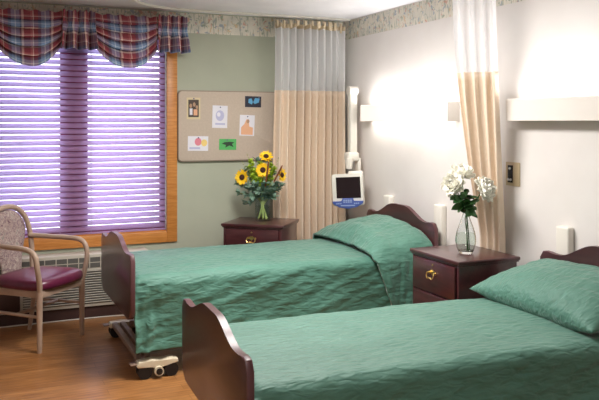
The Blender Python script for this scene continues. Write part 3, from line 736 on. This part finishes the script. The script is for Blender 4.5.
def leafy(name, label, base, tip, m, nl, ll, lw, group, cat='greenery', roundish=.6):
    t = thing(name, label, cat, base, 0, group); b = Vector(base); tp = Vector(tip)-b
    st_ = Vector((tp.x*.15, tp.y*.15, .19)); ra = random.uniform(0, 2*pi); pts = [Vector((.042*cos(ra), .042*sin(ra), .012)), Vector((.012*cos(ra+1), .012*sin(ra+1), .10)), st_+Vector((-.025*cos(ra), -.025*sin(ra), 0)), st_.lerp(tp, .55)+Vector((0,0,.01)), tp]
    bm = new(); tube(bm, pts, lambda q: .0023-.001*q, 6); obj('stem', bm, 'stem', t)
    sp = spline(pts[2:], 12); bm = new()
    for i in range(nl):
        q = .12+.88*i/max(1, nl-1); k = min(len(sp)-2, int(q*(len(sp)-1))); p = sp[k]; d = (sp[k+1]-sp[k]).normalized()
        sd = Vector((random.uniform(-1,1), random.uniform(-1,1), random.uniform(-.5,.5))); sd = (sd-d*sd.dot(d)).normalized(); dr = (d*random.uniform(.3,.8)+sd).normalized()
        up = dr.cross(Vector((random.uniform(-.5,.5), random.uniform(-.5,.5), 1))).normalized(); nn = up.cross(dr).normalized()
        mm = Matrix((( up.x, dr.x, nn.x, p.x), (up.y, dr.y, nn.y, p.y), (up.z, dr.z, nn.z, p.z), (0,0,0,1)))
        petal(bm, mm, ll*random.uniform(.75,1.15), lw*random.uniform(.85,1.15), .12, random.uniform(-.3,.4), tip=roundish)
    obj('leaves', bm, m, t, ang=180); return t
def vase(name, label, base, prof, th, wz, gm='glass'):
    t = thing(name, label, 'vase', base)
    outer = spline([(r, z, 0) for r, z in prof], 5); outer = [(p.x, p.y) for p in outer]
    inner = [(max(r-th, .0), z) for r, z in outer if z > .012]
    bm = new(); lathe(bm, [(0,0)]+outer+[(inner[-1][0], inner[-1][1])]+inner[::-1]+[(0, inner[0][1])], 40); obj('glass_body', bm, gm, t, ang=70)
    wi = [(r-.0006, z) for r, z in inner if z <= wz]
    bm = new(); lathe(bm, [(0, wi[0][1]+.0006)]+wi+[(0, wi[-1][1])], 40); obj('water', bm, 'water', t, ang=60)
VB1 = (2.20, 5.80, H1)
vase('glass_vase', 'flared clear glass vase full of stems on the far nightstand', VB1, [(.058,0),(.062,.006),(.064,.05),(.065,.12),(.070,.19),(.076,.225)], .003, .13)
k = 6.2/743
def off(u, v): return (u-264)*k, (220.5-v)*k
FW = camdir
for (u, v, dy, n_, rad, lb) in ((267.4,156.5,-.02, FW(.1,.75,-.65), .058, 'sunflower at the very top of the bouquet'),
                           (243.8,177,-.05, FW(-.45,.1,-.9), .062, 'sunflower at the far left of the bouquet, facing outward'),
                           (264.6,169.5,-.09, FW(0,.15,-1), .060, 'sunflower in the centre of the bouquet, facing the room'),
                           (283,175,-.02, FW(.85,.1,-.45), .056, 'sunflower at the right side of the bouquet, seen edge on')):
    dx, dz = off(u, v); sunflower(VB1, dx, dz, dy, n_, rad, lb)
G = 'greenery around the sunflowers'
for i, (u, v, dy) in enumerate(((240,193,-.03),(247,203,-.06),(253,196,-.08),(276,197,-.06),(281,190,0),(270,190,-.1),(259,190,-.1),(238,184,0.0),(284,184,-.04),(249,185,-.08),(245,170,.02),(257,183,-.1),(268,182,-.1),(278,183,-.06),(274,172,.03),(258,160,.03))):
    dx, dz = off(u, v); leafy('eucalyptus_sprig', 'grey-green leafy sprig spilling low around the vase rim', VB1, frame_pt(VB1, dx, dz, dy), 'euc', 24, .046, .034, G, roundish=.75)
for i, (u, v, dy) in enumerate(((250,166,-.04),(256,170,-.06),(272,164,0),(254,175,-.08),(260,178,-.08),(252,160,-.02),(276,168,0),(262,163,-.02))):
    dx, dz = off(u, v); leafy('green_filler_sprig', 'lime green feathery filler among the sunflowers', VB1, frame_pt(VB1, dx, dz, dy), 'chart', 130, .034, .014, 'lime filler among the sunflowers', roundish=.9)
for i, (u, v, dy) in enumerate(((248,154,0),(243,161,0),(280,158,.03))):
    dx, dz = off(u, v); leafy('twig_sprig', 'thin brown twig poking above the sunflowers', VB1, frame_pt(VB1, dx, dz, dy), 'twig', 12, .012, .006, 'twigs in the sunflower bouquet')
for (ua, va_, ub, vb, lb) in ((270.5,161,267,186,'brown cattail standing upright in the bouquet'),(284,164.5,275.5,181,'brown cattail leaning right in the bouquet')):
    a = off(ua, va_); b = off(ub, vb); pa = frame_pt(VB1, a[0], a[1], -.13); pb_ = frame_pt(VB1, b[0], b[1], -.09)
    t = thing('cattail', lb, 'cattail', VB1); o0 = Vector(VB1)
    bm = new(); tube(bm, [pb_-o0, pb_.lerp(pa, .5)-o0, pa-o0], lambda q: .007*min(1, .4+6*q)*min(1, .3+6*(1-q)), 10); obj('seed_head', bm, 'cattail', t)
    bm = new(); tube(bm, [(0,0,.03),(0.0,-.01,.2), pb_-o0], .002, 6); obj('stem', bm, 'stem', t)

VB2 = (2.775, 3.79, H2)
vase('bud_vase', 'teardrop clear glass vase holding white peonies on the near nightstand', VB2, [(.036,0),(.042,.005),(.056,.04),(.063,.085),(.055,.135),(.036,.19),(.020,.235),(.017,.255),(.023,.275)], .0028, .13, 'thickglass')
k2 = 4.55/743
def peony(u, v, dy, n_, rad, label):
    p = frame_pt(VB2, (u-466)*k2, (254-v)*k2, dy); t = thing('white_peony', label, 'flower', p, 0, 'white peonies in the bud vase'); n_ = n_.normalized(); m4 = dirm(Vector((0,0,0)), n_)
    bm = new()
    for lay, (cnt, op, L, W) in enumerate(((5,.35,.62,.6),(7,.6,.78,.62),(9,.95,.92,.66),(11,1.3,1.0,.66),(11,1.7,.98,.62))):
        for i in range(cnt):
            mm = m4 @ Matrix.Rotation(2*pi*(i+.37*lay)/cnt+random.uniform(-.15,.15), 4, 'Z') @ Matrix.Translation((0, rad*.05*lay, -rad*.25)) @ Matrix.Rotation(pi/2-op+random.uniform(-.15,.15), 4, 'X')
            petal(bm, mm, rad*L*1.1*random.uniform(.88,1.1), rad*W, .28, random.uniform(.1,.5), tip=1.25, nu=5, nv=6)
    o = obj('bloom', bm, 'peony', t, ang=180)
    b0 = Vector(VB2)+Vector((random.uniform(-.02,.02), random.uniform(-.02,.02), .02))-p; nk = Vector(VB2)+Vector((random.uniform(-.006,.006), random.uniform(-.006,.006), .23))-p
    bm = new(); tube(bm, [b0, b0.lerp(nk, .5)*1.0, nk, nk.lerp(-n_*.03, .55)+Vector((0,0,.0)), -n_*rad*.2], .003, 8); obj('stem', bm, 'leaf', t)
    bm = new(); q = nk.lerp(Vector((0,0,0)), .35)
    for i in range(13):
        a = random.uniform(0, 2*pi); dr = Vector((cos(a), sin(a), random.uniform(-.6,.3))).normalized(); sp_ = nk.lerp(Vector((0,0,0)), random.uniform(.12,.72))
        up = dr.cross(Vector((random.uniform(-.8,.8),random.uniform(-.8,.8),.6))).normalized(); nn = up.cross(dr)
        petal(bm, Matrix(((up.x,dr.x,nn.x,sp_.x),(up.y,dr.y,nn.y,sp_.y),(up.z,dr.z,nn.z,sp_.z),(0,0,0,1))), random.uniform(.05,.08), .046, .1, random.uniform(-.4,.1), tip=.8)
    obj('leaves', bm, 'leaf', t, ang=180)
peony(452.5, 183.5, -.03, FW(-.6,.35,-.6), .068, 'white peony lowest on the left of the bud vase')
peony(463, 173, .04, FW(-.05,.85,-.35), .070, 'white peony standing highest in the bud vase')
peony(485.5, 189, -.02, FW(.6,.3,-.6), .070, 'white peony leaning to the right over the nightstand')

# ------------------------------------------------------------------ camera, world, view
cd = bpy.data.cameras.new('camera'); cam = bpy.data.objects.new('camera', cd); C.objects.link(cam)
cam.location = (0, 0, 1.53); cam.rotation_euler = (R(90), 0, R(-23.6)); cd.sensor_width = 36; cd.lens = 743/599*36; cd.shift_y = -78/599; cd.clip_start = .05
S.camera = cam
wd = bpy.data.worlds.new('world'); S.world = wd; wd.use_nodes = True
bg = wd.node_tree.nodes['Background']; bg.inputs[0].default_value = (.86,.87,1,1); bg.inputs[1].default_value = 3.2
S.view_settings.view_transform = 'Standard'; S.view_settings.look = 'None'; S.view_settings.exposure = .34; S.view_settings.gamma = 1
S.view_settings.use_curve_mapping = False
